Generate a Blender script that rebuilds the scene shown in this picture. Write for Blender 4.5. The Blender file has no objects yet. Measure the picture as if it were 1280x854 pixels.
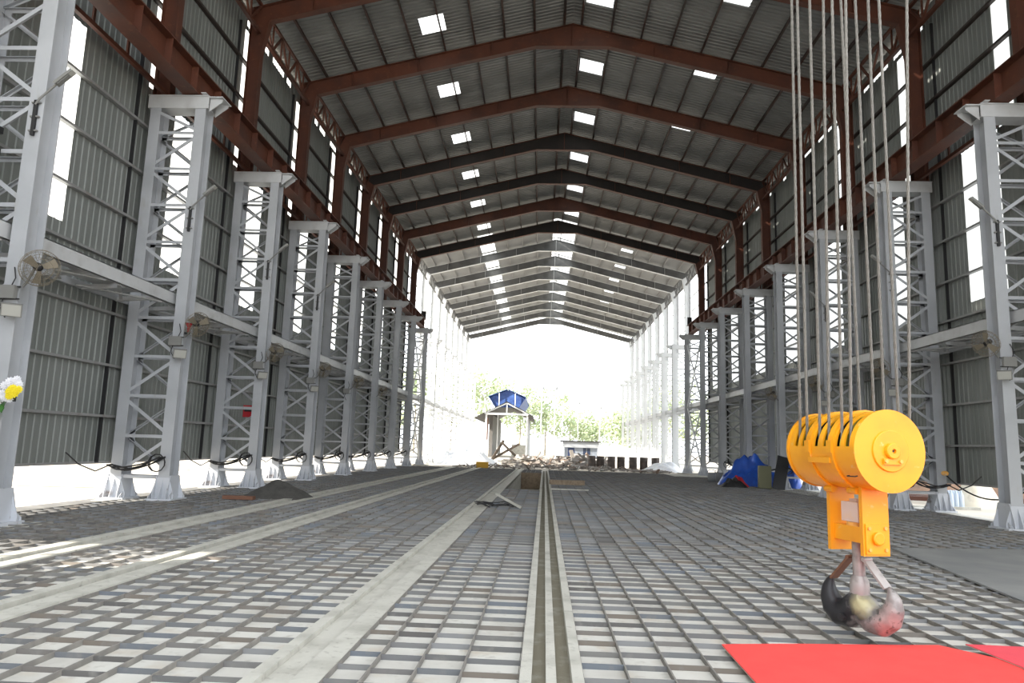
import bpy, math, random
from mathutils import Vector, Matrix
random.seed(7)
R = math.radians
SC = bpy.context.scene
COL = SC.collection
Y0, B = 13.817, 6.0           # first laced column and bay length
def ky(k): return Y0 + B*k
def cy(s, k): return ky(k) - (.42 if (s, k) == (-1, 0) else 0)   # the nearest left column stands a little closer
XI, XO, XW = 11.48, 12.85, 13.3   # inner leg, outer leg, cladding

# ------------------------------------------------------------------ materials
def mat(name, col, rough=.6, metal=0., noise=None, bump=None, island=None, extra=None):
    """noise=(scale, colour2, lo, hi, detail) mixes a second colour; island=[colours] one colour per loose piece"""
    m = bpy.data.materials.new(name); m.use_nodes = True
    nt = m.node_tree; N = nt.nodes; L = nt.links
    bs = N['Principled BSDF']
    bs.inputs['Roughness'].default_value = rough; bs.inputs['Metallic'].default_value = metal
    bs.inputs['Base Color'].default_value = (*col, 1)
    out = None
    tc = N.new('ShaderNodeTexCoord')
    if island:
        g = N.new('ShaderNodeNewGeometry'); cr = N.new('ShaderNodeValToRGB')
        cr.color_ramp.interpolation = 'LINEAR'
        while len(cr.color_ramp.elements) < len(island): cr.color_ramp.elements.new(.5)
        for i, c in enumerate(island):
            cr.color_ramp.elements[i].position = i/(len(island)-1); cr.color_ramp.elements[i].color = (*c, 1)
        L.new(g.outputs['Random Per Island'], cr.inputs[0]); out = cr.outputs[0]
    for nz in ([noise] if noise and not isinstance(noise, list) else (noise or [])):
        sc, c2, lo, hi = nz[:4]
        stretch = nz[4] if len(nz) > 4 else (1, 1, 1)
        mp = N.new('ShaderNodeMapping'); mp.inputs['Scale'].default_value = stretch
        L.new(tc.outputs['Object'], mp.inputs[0])
        n = N.new('ShaderNodeTexNoise'); n.inputs['Scale'].default_value = sc; n.inputs['Detail'].default_value = 6
        L.new(mp.outputs[0], n.inputs['Vector'])
        r = N.new('ShaderNodeMapRange'); r.inputs[1].default_value = lo; r.inputs[2].default_value = hi
        L.new(n.outputs[0], r.inputs[0])
        mx = N.new('ShaderNodeMix'); mx.data_type = 'RGBA'
        L.new(r.outputs[0], mx.inputs[0])
        if out is None: mx.inputs[6].default_value = (*col, 1)
        else: L.new(out, mx.inputs[6])
        mx.inputs[7].default_value = (*c2, 1); out = mx.outputs[2]
    if out is not None: L.new(out, bs.inputs['Base Color'])
    if bump:
        n = N.new('ShaderNodeTexNoise'); n.inputs['Scale'].default_value = bump[0]; n.inputs['Detail'].default_value = 5
        L.new(tc.outputs['Object'], n.inputs['Vector'])
        b = N.new('ShaderNodeBump'); b.inputs['Strength'].default_value = bump[1]; b.inputs['Distance'].default_value = bump[2]
        L.new(n.outputs[0], b.inputs['Height']); L.new(b.outputs[0], bs.inputs['Normal'])
    return m
def translucent(name, col):
    m = bpy.data.materials.new(name); m.use_nodes = True
    nt = m.node_tree; nt.nodes.clear()
    o = nt.nodes.new('ShaderNodeOutputMaterial'); t = nt.nodes.new('ShaderNodeBsdfTranslucent')
    t.inputs[0].default_value = (*col, 1); nt.links.new(t.outputs[0], o.inputs[0]); return m

M = {}
M['fill'] = mat('concrete_fill', (.60,.59,.55), .95, noise=[(1.1,(.47,.455,.42),.42,.7),(2.7,(.50,.455,.39),.56,.72),(9,(.40,.385,.35),.58,.8)], bump=(40,.3,.01))
M['darkbed'] = mat('dark_bed', (.13,.125,.115), .95, noise=(1.5,(.22,.21,.19),.5,.75), bump=(40,.3,.01))  # dark fill, with the shade of the outer left side put into its tone
M['curb'] = mat('concrete_curb', (.52,.51,.46), .85, noise=[(2.5,(.36,.35,.31),.45,.75),(14,(.30,.29,.26),.58,.8)], bump=(60,.3,.01))
M['channel'] = mat('silt', (.22,.20,.15), .9, noise=(5,(.34,.33,.28),.5,.75), bump=(50,.4,.01))
M['plate'] = mat('plate_steel', (.2,.2,.2), .8, 0, island=[(.15,.145,.136),(.18,.188,.198),(.105,.10,.096),(.22,.224,.23),(.15,.145,.132),(.14,.157,.182),(.168,.146,.124),(.163,.163,.163)], noise=(7,(.21,.205,.195),.55,.8))
M['bar'] = mat('bar_steel', (.20,.19,.175), .8, 0, noise=(5,(.28,.265,.24),.45,.7))
M['slab'] = mat('slab_plate', (.20,.205,.205), .5, 0., noise=(1.2,(.27,.27,.265),.4,.7))
M['paint'] = mat('grey_paint', (.41,.425,.45), .5, noise=[(.8,(.34,.355,.375),.45,.7),(6,(.34,.34,.33),.62,.8,(1,1,.25))])
M['paint2'] = mat('pale_grey_paint', (.50,.51,.52), .5, noise=(2,(.40,.40,.40),.5,.75))
M['foot'] = mat('foot_paint', (.52,.54,.58), .55, noise=(3,(.20,.16,.14),.6,.72))
M['rust'] = mat('red_oxide', (.105,.032,.016), .6, noise=[(1.0,(.06,.022,.014),.4,.7),(5,(.16,.062,.028),.6,.8)])
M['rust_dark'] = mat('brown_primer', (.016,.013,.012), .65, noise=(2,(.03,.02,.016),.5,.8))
M['rust_rail'] = mat('rust_rail', (.20,.10,.06), .5, .4)
M['purlin'] = mat('purlin_primer', (.06,.03,.022), .65, noise=(3,(.03,.022,.02),.4,.6,(1,.2,1)))
M['roof'] = mat('galvalume_roof', (.215,.22,.215), .5, .2, noise=[(.5,(.17,.173,.17),.4,.65),(.35,(.26,.265,.26),.6,.7,(1,3,1))])
M['clad'] = mat('galvalume_wall', (.235,.25,.24), .5, .2, noise=[(1.2,(.185,.20,.19),.4,.65,(1,1,.15)),(3,(.42,.43,.42),.68,.74,(1,1.5,.12))])
M['girt'] = mat('girt_grey', (.30,.30,.30), .5, .2, noise=(3,(.25,.22,.2),.55,.75))
M['girt_rust'] = mat('girt_primer', (.035,.025,.022), .65)
M['white_steel'] = mat('white_steel', (.62,.64,.65), .5)
M['roof_new'] = mat('new_roof_sheet', (.38,.385,.385), .5, .2, noise=(.5,(.32,.325,.33),.4,.65))
M['silver'] = mat('silver_web', (.135,.138,.14), .5, .1, noise=(1.2,(.10,.103,.105),.45,.65))
M['day'] = translucent('daylight_sheet', (.52,.54,.54))
M['yellow'] = mat('yellow_paint', (.90,.40,.012), .38, noise=[(2.5,(.80,.33,.012),.45,.7),(11,(.85,.52,.16),.66,.76)])
M['yellow2'] = mat('worn_yellow', (.88,.45,.10), .5, noise=(8,(.55,.48,.42),.55,.7))
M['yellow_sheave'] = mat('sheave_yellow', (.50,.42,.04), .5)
M['dark'] = mat('dark_steel', (.03,.03,.032), .5, .4)
M['black'] = mat('black_rubber', (.018,.018,.02), .6)
M['rope'] = mat('wire_rope', (.22,.21,.19), .55, .35, noise=(25,(.16,.15,.13),.4,.7))
M['hook'] = mat('forged_hook', (.40,.36,.35), .38, .45, noise=[(3.2,(.035,.035,.04),.47,.53),(5.5,(.50,.33,.32),.52,.6),(4.2,(.75,.62,.10),.62,.66)])
def hook_mat():
    m = mat('forged_hook_stained', (.36,.345,.335), .42, .35, noise=[(5.0,(.20,.19,.185),.42,.60),(3.4,(.46,.36,.345),.53,.63),(14,(.11,.105,.10),.57,.66)])
    nt = m.node_tree; N = nt.nodes; L = nt.links; bs = N['Principled BSDF']; src = bs.inputs['Base Color'].links[0].from_socket
    tc = N.new('ShaderNodeTexCoord'); sx = N.new('ShaderNodeSeparateXYZ'); L.new(tc.outputs['Object'], sx.inputs[0])
    n = N.new('ShaderNodeTexNoise'); n.inputs['Scale'].default_value = 9; n.inputs['Detail'].default_value = 5; L.new(tc.outputs['Object'], n.inputs['Vector'])
    def mixin(expr_in, lo, hi, col, amp, src):
        a = N.new('ShaderNodeMath'); a.operation = 'MULTIPLY_ADD'; L.new(n.outputs[0], a.inputs[0]); a.inputs[1].default_value = amp; L.new(expr_in, a.inputs[2])
        r = N.new('ShaderNodeMapRange'); r.inputs[1].default_value = lo; r.inputs[2].default_value = hi; L.new(a.outputs[0], r.inputs[0])
        x = N.new('ShaderNodeMix'); x.data_type = 'RGBA'; L.new(r.outputs[0], x.inputs[0]); L.new(src, x.inputs[6]); x.inputs[7].default_value = (*col, 1); return x.outputs[2]
    src = mixin(sx.outputs[0], .13, .05, (.03,.03,.034), .30, src)       # darkens towards the left arm
    dist = N.new('ShaderNodeVectorMath'); dist.operation = 'DISTANCE'; L.new(tc.outputs['Object'], dist.inputs[0]); dist.inputs[1].default_value = (-.03,-.16,.36)
    src = mixin(dist.outputs['Value'], .24, .14, (.44,.41,.24), .20, src)    # yellow paint rubbed on below the shank
    L.new(src, bs.inputs['Base Color']); return m
M['hook'] = hook_mat()
M['shank'] = mat('shank_steel', (.42,.40,.39), .45, .3, noise=[(6,(.22,.21,.2),.5,.7),(4,(.75,.6,.08),.66,.7)])
M['nut'] = mat('nut_housing', (.74,.60,.52), .6, noise=(5,(.80,.55,.3),.55,.8))
M['carpet'] = mat('red_carpet', (.82,.07,.062), .9, noise=(3,(.74,.06,.055),.4,.7), bump=(260,.4,.004))
M['carpet2'] = mat('pink_red_carpet', (.72,.065,.09), .9, noise=(3,(.65,.055,.08),.4,.7), bump=(260,.4,.004))
M['backing'] = mat('carpet_backing', (.55,.50,.42), .9)
M['tarp'] = mat('blue_tarp', (.015,.075,.42), .35, noise=(3,(.02,.11,.55),.4,.7))
M['red'] = mat('red_cloth', (.45,.02,.03), .8)
M['olive'] = mat('olive_board', (.17,.17,.10), .7)
M['bucket'] = mat('grey_bucket', (.22,.23,.24), .6)
M['shed_sheet'] = mat('shed_sheet', (.028,.028,.03), .6)
M['dirt'] = mat('sand_ground', (.58,.53,.46), .95, noise=[(.25,(.50,.44,.36),.4,.7),(3,(.62,.58,.52),.5,.8)], bump=(12,.4,.05))
M['mound'] = mat('brown_earth', (.30,.19,.13), .95, noise=(3,(.22,.14,.10),.4,.7), bump=(10,.6,.05))
M['sandpile'] = mat('grey_sand', (.075,.072,.066), .95, noise=(6,(.05,.048,.045),.4,.7), bump=(30,.5,.03))
M['white'] = mat('white_sheet', (.78,.80,.83), .6, noise=(3,(.62,.66,.74),.5,.75))
M['cream'] = mat('cream_sack', (.80,.74,.62), .8, noise=(4,(.66,.60,.50),.5,.7))
M['rubble'] = mat('rubble', (.5,.45,.4), .9, island=[(.42,.41,.39),(.16,.145,.13),(.30,.285,.26),(.50,.49,.48),(.22,.16,.125),(.36,.34,.32)])
M['wood'] = mat('weathered_wood', (.30,.23,.16), .8, noise=(6,(.20,.15,.10),.4,.7,(1,8,1)))
M['brick'] = mat('brick_orange', (.17,.08,.05), .85)
M['leaf'] = mat('leaf', (.17,.27,.07), .7, island=[(.30,.38,.22),(.40,.47,.29),(.47,.52,.35),(.35,.43,.26)])  # distance haze is put into these pale leaf tones
M['shed_wall'] = mat('shed_wall', (.12,.115,.11), .7)
M['trunk'] = mat('trunk', (.30,.26,.20), .9)
M['flower_white'] = mat('petal_white', (.80,.80,.84), .7)
M['flower_yellow'] = mat('petal_yellow', (.85,.72,.03), .7)
M['stem_leaf'] = mat('stem_leaf', (.05,.16,.03), .6)
M['blue_roof'] = mat('blue_sheet', (.03,.07,.24), .5, noise=(1.5,(.05,.12,.36),.45,.65))
M['cabin'] = mat('cabin_panel', (.20,.23,.28), .5)
M['cabin_white'] = mat('cabin_fascia', (.28,.30,.33), .6)
M['dark_wood'] = mat('dark_timber', (.07,.055,.042), .85)
M['glass_dark'] = mat('dark_glass', (.02,.03,.06), .15)
M['door_blue'] = mat('door_blue', (.012,.025,.08), .5)
M['lens'] = mat('lamp_lens', (.40,.40,.37), .25)
M['lampgrey'] = mat('lamp_body', (.22,.22,.21), .5, .2)
M['wirecage'] = mat('fan_cage', (.23,.20,.15), .5, .3)
M['bottle'] = mat('water_pack', (.60,.68,.78), .25)
M['crate'] = mat('yellow_crate', (.62,.36,.03), .6)
M['drum'] = mat('drum_steel', (.060,.048,.042), .6, noise=(3,(.12,.085,.065),.5,.75))

# ------------------------------------------------------------------ mesh building
class MB:
    def __init__(s): s.v = []; s.f = []; s.sm = []
    def add(s, v, f, smooth=False):
        o = len(s.v); s.v += [tuple(p) for p in v]; s.f += [tuple(i+o for i in q) for q in f]; s.sm += [smooth]*len(f); return s
    def box(s, x0, x1, y0, y1, z0, z1):
        v = [(x0,y0,z0),(x1,y0,z0),(x1,y1,z0),(x0,y1,z0),(x0,y0,z1),(x1,y0,z1),(x1,y1,z1),(x0,y1,z1)]
        return s.add(v, [(0,3,2,1),(4,5,6,7),(0,1,5,4),(1,2,6,5),(2,3,7,6),(3,0,4,7)])
    def bar(s, a, b, w, h, up=(0,0,1)):
        a, b = Vector(a), Vector(b); d = (b-a).normalized(); u = Vector(up)
        if abs(d.dot(u)) > .98: u = Vector((0,1,0))
        r = d.cross(u).normalized(); u = r.cross(d)
        v = [p + r*sx*w/2 + u*sz*h/2 for p in (a, b) for sx, sz in ((-1,-1),(1,-1),(1,1),(-1,1))]
        return s.add(v, [(0,1,2,3),(7,6,5,4),(0,4,5,1),(1,5,6,2),(2,6,7,3),(3,7,4,0)])
    def ibeam(s, a, b, web, d, fw, tf=.025, tw=.016):
        """I section from a to b: web = direction of the section depth d, flanges fw wide"""
        a, b = Vector(a), Vector(b); w = Vector(web).normalized()
        for q in (-1, 1): s.bar(a + w*q*(d-tf)/2, b + w*q*(d-tf)/2, fw, tf, up=w)
        return s.bar(a, b, tw, d-2*tf, up=w)
    def tube(s, pts, r, n=8, cap=True, smooth=True):
        pts = [Vector(p) for p in pts]; rs = r if isinstance(r, (list, tuple)) else [r]*len(pts)
        v = []; f = []; ref = None
        for i, p in enumerate(pts):
            t = (pts[min(i+1, len(pts)-1)] - pts[max(i-1, 0)]).normalized()
            if ref is None:
                ref = t.orthogonal().normalized()
            ref = (ref - t*ref.dot(t)); ref = ref.normalized() if ref.length > 1e-6 else t.orthogonal().normalized()
            o = t.cross(ref)
            v += [p + (ref*math.cos(2*math.pi*j/n) + o*math.sin(2*math.pi*j/n))*rs[i] for j in range(n)]
        for i in range(len(pts)-1):
            for j in range(n):
                f.append((i*n+j, i*n+(j+1)%n, (i+1)*n+(j+1)%n, (i+1)*n+j))
        s.add(v, f, smooth)
        if cap:
            s.add(v[:n], [tuple(range(n-1,-1,-1))]); s.add(v[-n:], [tuple(range(n))])
        return s
    def lathe(s, prof, c, axis, n=32, smooth=True, closed=False):
        """prof: (radius, distance along axis)"""
        ax = Vector(axis).normalized(); u = ax.orthogonal().normalized()
        if abs(ax.z) < .9: u = (Vector((0,0,1)) - ax*ax.z).normalized()
        w = ax.cross(u); c = Vector(c); v = []; f = []
        for r_, h in prof:
            v += [c + ax*h + (u*math.cos(2*math.pi*j/n) + w*math.sin(2*math.pi*j/n))*r_ for j in range(n)]
        k = len(prof)
        for i in range(k-1 + (1 if closed else 0)):
            for j in range(n):
                a, b_ = i*n, ((i+1) % k)*n
                f.append((a+j, a+(j+1)%n, b_+(j+1)%n, b_+j))
        return s.add(v, f, smooth)
    def prism(s, poly, d):
        """poly: list of 3-D points, extruded by vector d"""
        d = Vector(d); p = [Vector(q) for q in poly]; n = len(p)
        v = p + [q + d for q in p]
        return s.add(v, [tuple(range(n-1,-1,-1)), tuple(range(n, 2*n))] + [(i, (i+1)%n, (i+1)%n+n, i+n) for i in range(n)])
    def xform(s, m):
        s.v = [tuple(m @ Vector(p)) for p in s.v]; return s
    def build(s, name, m, parent=None, loc=None):
        me = bpy.data.meshes.new(name); me.from_pydata(s.v, [], s.f); me.update()
        me.polygons.foreach_set('use_smooth', s.sm)
        if isinstance(m, str): m = M[m]
        me.materials.append(m)
        o = bpy.data.objects.new(name, me); COL.objects.link(o)
        if parent is not None: o.parent = parent
        if loc is not None: o.location = loc
        return o

def tag(o, label, cat, group=None, kind='thing'):
    o['label'] = label; o['category'] = cat; o['kind'] = kind
    if group: o['group'] = group
    return o
def empty(name, loc=(0,0,0), rz=0):
    o = bpy.data.objects.new(name, None); o.location = loc; o.rotation_euler = (0,0,rz); o.empty_display_size = .2
    COL.objects.link(o); return o
def thing(name, label, cat, loc=(0,0,0), rz=0, group=None): return tag(empty(name, loc, rz), label, cat, group)
def struct(o): o['kind'] = 'structure'; return o
KIDS = {}
def kids(o): return [c for c in COL.objects if c.parent is o]
def copy_tree(o, parent=None, tree=None):
    if tree is None: tree = subtree(o)
    c = o.copy(); COL.objects.link(c)
    if parent is not None: c.parent = parent
    for ch, sub in tree: copy_tree(ch, c, sub)
    return c
def subtree(o):
    return [(c, subtree(c)) for c in o.children]
ORD = ['first','second','third','fourth','fifth','sixth','seventh','eighth','ninth','tenth','eleventh','twelfth','thirteenth']
SIDE = {-1: 'left', 1: 'right'}

# ------------------------------------------------------------------ camera
S = 6/5.8331
CAM = Vector((-1.0556*S, 0, 1.7*S)); yaw, pit, rol, fpx = .0438, .1471, .0311, 885.85
fw = Vector((math.sin(-yaw)*math.cos(pit), math.cos(yaw)*math.cos(pit), math.sin(pit)))
r0 = fw.cross(Vector((0,0,1))).normalized(); u0 = r0.cross(fw)
rr = r0*math.cos(rol) + u0*math.sin(rol); uu = u0*math.cos(rol) - r0*math.sin(rol)
cd = bpy.data.cameras.new('camera'); cam = bpy.data.objects.new('camera', cd); COL.objects.link(cam)
cd.sensor_width = 36; cd.lens = fpx/1280*36; cd.clip_end = 2000; cd.clip_start = .05
m = Matrix((rr, uu, -fw)).transposed().to_4x4(); m.translation = CAM
cam.matrix_world = m; SC.camera = cam

# ------------------------------------------------------------------ floor
SH = .006
def fx(x, y): return x + SH*(y - 5.6)
floor = struct(empty('floor'))
YA, YB = -4.0, 57.0
def strip(mb, x0, x1, y0, y1, z0, z1):
    """box that follows the slight skew of the casting bed"""
    v = []
    for z in (z0, z1):
        for x, y in ((x0,y0),(x1,y0),(x1,y1),(x0,y1)): v.append((fx(x,y), y, z))
    mb.add(v, [(0,3,2,1),(4,5,6,7),(0,1,5,4),(1,2,6,5),(2,3,7,6),(3,0,4,7)])
ZF = -.045
PIT0, PIT1, PX0, PX1 = 30.4, 50.2, -2.62, -1.22
b = MB()
for x0, x1, y0, y1 in ((-8.6,PX0,YA,YB), (-.75,13.2,YA,YB), (PX0,PX1,YA,PIT0), (PX0,PX1,PIT1,YB)):
    strip(b, x0, x1, y0, y1, ZF-.3, ZF)
b.build('concrete_bed', 'fill', floor)
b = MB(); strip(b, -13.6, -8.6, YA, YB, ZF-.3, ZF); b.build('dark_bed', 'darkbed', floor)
b = MB()      # pit walls and bottom
z0 = -1.15
strip(b, PX0-.2, PX0, PIT0, PIT1, z0, ZF); strip(b, PX1, PX1+.1, PIT0, PIT1, z0, ZF)
strip(b, PX0-.2, PX1+.2, PIT0-.3, PIT0, z0, ZF-.31); strip(b, PX0-.2, PX1+.2, PIT0-.3, PIT1+.3, z0-.1, z0)
b.build('pit', 'curb', floor)
b = MB(); strip(b, PX0, PX1, PIT1-.15, PIT1, z0, -.02); b.build('pit_end_board', 'wood', floor)

rng = random.Random(3)
PY = .362
def grating(name, xs, y0, y1, skip=None):
    g = MB(); p = MB()
    for x in xs:
        if skip and skip(x): pass
        strip(g, x-.007, x+.007, y0, y1, ZF, 0)
    for a, c in zip(xs[:-1], xs[1:]):
        off = rng.random()*PY*.45
        y = y0 + off
        while y < y1:
            t = rng.uniform(-.012, .012)
            strip(p, a+.007, c-.007, y+t, y+t+.014, ZF, rng.uniform(-.008, .0))
            y += PY
    g.build(name+'_bars', 'bar', floor); p.build(name+'_plates', 'plate', floor)
def xr(a, c, step=.362):
    n = max(1, round((c-a)/step)); return [a + (c-a)*i/n for i in range(n+1)]
grating('right_grating', xr(-.71, 12.2), YA, YB)
grating('centre_grating', [-2.66,-2.38,-2.02,-1.66,-1.2], YA, PIT0-.1)
grating('centre_far_grating', [-2.62,-2.3,-2.0,-1.66,-1.22], PIT1+.1, YB)
grating('left_grating', xr(-6.02, -3.2), YA, YB)
grating('left_middle_grating', xr(-8.0, -6.62), YA, YB)
grating('left_outer_grating', xr(-12.6, -8.72), YA, YB)

def curb(name, segs, y0, y1, m='curb', parent=floor):
    b = MB()
    for x0, x1, zt in segs: strip(b, x0, x1, y0, y1, ZF-.1, zt)
    return b.build(name, m, parent)
curb('broad_curb', [(-3.21,-3.10,.02),(-3.10,-2.89,-.028),(-2.87,-2.66,.006)], YA, YB)
curb('gutter_curb', [(-1.2,-1.11,.02)], YA, YB)
curb('gutter_curb', [(-1.0,-.92,.012)], YA, YB)
curb('gutter_curb', [(-.80,-.71,.02)], YA, YB)
curb('gutter_bottom', [(-1.15,-.98,-.075),(-.94,-.78,-.075)], YA, YB, 'channel')
curb('rail_curb', [(-6.62,-6.46,.02),(-6.41,-6.30,-.02),(-6.25,-6.02,.02)], YA, YB)
curb('rail_curb', [(-8.72,-8.48,.02),(-8.43,-8.25,-.02),(-8.20,-8.0,.02)], YA, YB)
b = MB(); b.box(11.0, 13.2, 33, 57, ZF, -.01); b.box(8.6,13.2,52,57.2,ZF,.004); b.build('concrete_margin', 'curb', floor)
# smooth plate lying over the bed at the right
b = MB(); b.prism([(4.35,5.0,-.01),(12.0,6.2,-.01),(10.6,15.55,-.01),(5.85,14.62,-.01)], (0,0,.025)); b.build('steel_cover_plate', 'slab', floor)

# ground outside
b = MB()
for x0,x1,y0,y1 in ((-400,-13.6,-120,57),(13.2,400,-120,57),(-400,400,57,500),(-13.6,13.2,-120,-4)):
    b.add([(x0,y0,-.1),(x1,y0,-.1),(x1,y1,-.1),(x0,y1,-.1)], [(0,1,2,3)])
struct(b.build('ground', 'dirt'))

# ------------------------------------------------------------------ walls
def corrugated(ys, zs, skip, x, s, period=.25, depth=.022):
    """vertical corrugated sheet in the plane x; skip(y, z) leaves a hole"""
    y0, y1 = ys; n = int((y1-y0)/period); pr = []
    for i in range(n):
        q = y0 + i*period
        pr += [(q,0),(q+period*.55,0),(q+period*.65,1),(q+period*.9,1)]
    pr.append((y0+n*period, 0))
    v = []; f = []
    for z in zs:
        v += [(x - s*d*depth, y, z) for y, d in pr]
    k = len(pr)
    for j in range(len(zs)-1):
        zm = (zs[j]+zs[j+1])/2
        for i in range(k-1):
            if skip and skip((pr[i][0]+pr[i+1][0])/2, zm): continue
            f.append((j*k+i, j*k+i+1, (j+1)*k+i+1, (j+1)*k+i))
    b = MB(); b.add(v, f); return b
LOW = {-1: (1.6, 2.95), 1: (2.2, 4.15)}
UPP = {-1: (.0, 1.25), 1: (1.35, 2.1)}
YW1 = ky(8)
ZLO, ZM, ZT = 7.03, 12.3, 18.0
for s in (-1, 1):
    wl = struct(empty('wall_left' if s < 0 else 'wall_right'))
    YW0 = ky(-6) if s < 0 else ky(-1)  # left wall's unseen run behind the camera is added to block the sun
    def skip(y, z, s=s):
        if s < 0 and 6.1 < y < 9.6 and 1.6 < z < 5.45 - (y-6.1)*.85: return True  # unseen opening, shaped to throw a sun patch on the floor
        if z > ZT: return 18.2 < z < 18.45 and math.sin(int(y*2.2)*12.9898)*43758.5453 % 1 < .3
        t = (y - Y0) % B
        if z < ZLO: return False
        a, c = LOW[s] if z < ZM else UPP[s]
        return a < t < c
    corrugated((YW0, YW1), [.97, 1.8] + [1.8+.15*i for i in range(1, 28)] + [ZLO, ZM, ZT, 18.2, 18.45, 18.9], skip, s*XW, s).build('cladding', 'clad', wl)
    for k in range(-6 if s < 0 else -1, 8):
        for (a, c), (za, zb) in ((LOW[s], (ZLO, ZM)), (UPP[s], (ZM, ZT))):
            p = MB(); x = s*(XW+.03); p.add([(x,ky(k)+a-.1,za),(x,ky(k)+c+.1,za),(x,ky(k)+c+.1,zb),(x,ky(k)+a-.1,zb)], [(0,1,2,3)])
            p.build('daylight_sheet', 'day', wl)
    x = s*(XW+.05); p = MB(); p.add([(x,YW0,18.05),(x,YW1,18.05),(x,YW1,18.7),(x,YW0,18.7)], [(0,1,2,3)]); p.build('eave_sun_diffuser', 'day', wl)  # added behind the eave holes so they glow without casting sun spots
    for z in (2.24, 3.65, 5.1, 6.6, 8.0, 9.5, 10.95):
        MB().bar((s*(XW-.09),YW0,z),(s*(XW-.09),YW1,z),.14,.07).build('girt', 'girt', wl)
    for z in (13.4, 15.0, 16.55):
        MB().bar((s*(XW-.09),YW0,z),(s*(XW-.09),YW1,z),.14,.09).build('girt', 'girt_rust', wl)
    MB().box(*sorted((s*(XW-.03), s*(XW+.05))), YW0, YW1, .93, 1.0).build('bottom_trim', 'girt', wl)
    for k in range(-2, 9):
        MB().box(*sorted((s*(XW-.02), s*(XW-.12))), ky(k)-.60, ky(k)-.56, .97, ZT).build('wall_post', 'dark', wl)
    # open wall frame of the new half
    wf = struct(empty('wall_left_open_frame' if s < 0 else 'wall_right_open_frame'))
    for z in (1.0, 2.24, 3.65, 5.1, 6.6, 8.0, 9.5, 10.95, 12.4, 13.8, 15.2, 16.6):
        MB().bar((s*(XW-.09),YW1,z),(s*(XW-.09),ky(16),z),.10,.06).build('girt', 'white_steel', wf)

# ------------------------------------------------------------------ roof
SL = 3.04/12.284           # roof slope
def zr(x): return 22.3 - SL*abs(x)
XE = 13.55
PUR = [.42 + 1.43*i for i in range(9)]
ceil = struct(empty('ceiling'))
def sky_cells(k):
    if k < 8: return [(-7.02,-5.92,3.25,4.5), (.55,1.76,3.15,4.4), (6.15,7.3,1.0,2.2)]
    return [(-7.25,-5.92,.3,5.75), (-.35,1.76,.2,5.85), (6.15,7.3,4.0,4.9)]
def roof(y0, k0, k1, name):
    xs = sorted({-XE, -7.25, -7.02, -5.92, -.35, 0, .55, 1.76, 6.15, 7.3, XE})
    per = .25; pr = []
    n = int((ky(k1)-y0)/per)
    for i in range(n):
        q = y0 + i*per; pr += [(q,0),(q+.55*per,0),(q+.65*per,1),(q+.9*per,1)]
    pr.append((y0+n*per,0)); nx = len(xs); v = []; f = []
    for y, d in pr: v += [(x, y, zr(x) + d*.04) for x in xs]
    for i in range(len(pr)-1):
        ym = (pr[i][0]+pr[i+1][0])/2; k = math.floor((ym-Y0)/B); t = ym - ky(k)
        cells = sky_cells(k)
        for j in range(nx-1):
            xm = (xs[j]+xs[j+1])/2
            if any(a < xm < c and d < t < e for a, c, d, e in cells): continue
            f.append((i*nx+j, i*nx+j+1, (i+1)*nx+j+1, (i+1)*nx+j))
    b = MB(); b.add(v, f); b.build(name, 'roof' if k0 < 8 else 'roof_new', ceil)
    for k in range(k0, k1):
        for a, c, d, e in sky_cells(k):
            p = MB()
            for xa, xb in ([(a, 0), (0, c)] if a*c < 0 else [(a, c)]):
                y_a, y_b = ky(k)+d-.25, ky(k)+e+.25
                p.add([(xa,y_a,zr(xa)+.06),(xb,y_a,zr(xb)+.06),(xb,y_b,zr(xb)+.06),(xa,y_b,zr(xa)+.06)], [(0,1,2,3)])
            p.build('skylight', 'day', ceil)
roof(ky(-1)-3, -1, 8, 'roof_sheet'); roof(ky(8), 8, 16, 'roof_sheet')  # unseen front edge is carried forward to keep sun off a right column
for s in (-1, 1):
    for x in PUR:
        MB().bar((s*x,ky(-1)-3,zr(x)-.12),(s*x,ky(8),zr(x)-.12),.08,.2,up=(SL*s,0,1)).build('purlin', 'purlin', ceil)
        MB().bar((s*x,ky(8)+.3,zr(x)-.12),(s*x,ky(16),zr(x)-.12),.07,.2,up=(SL*s,0,1)).build('purlin', 'girt', ceil)

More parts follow.
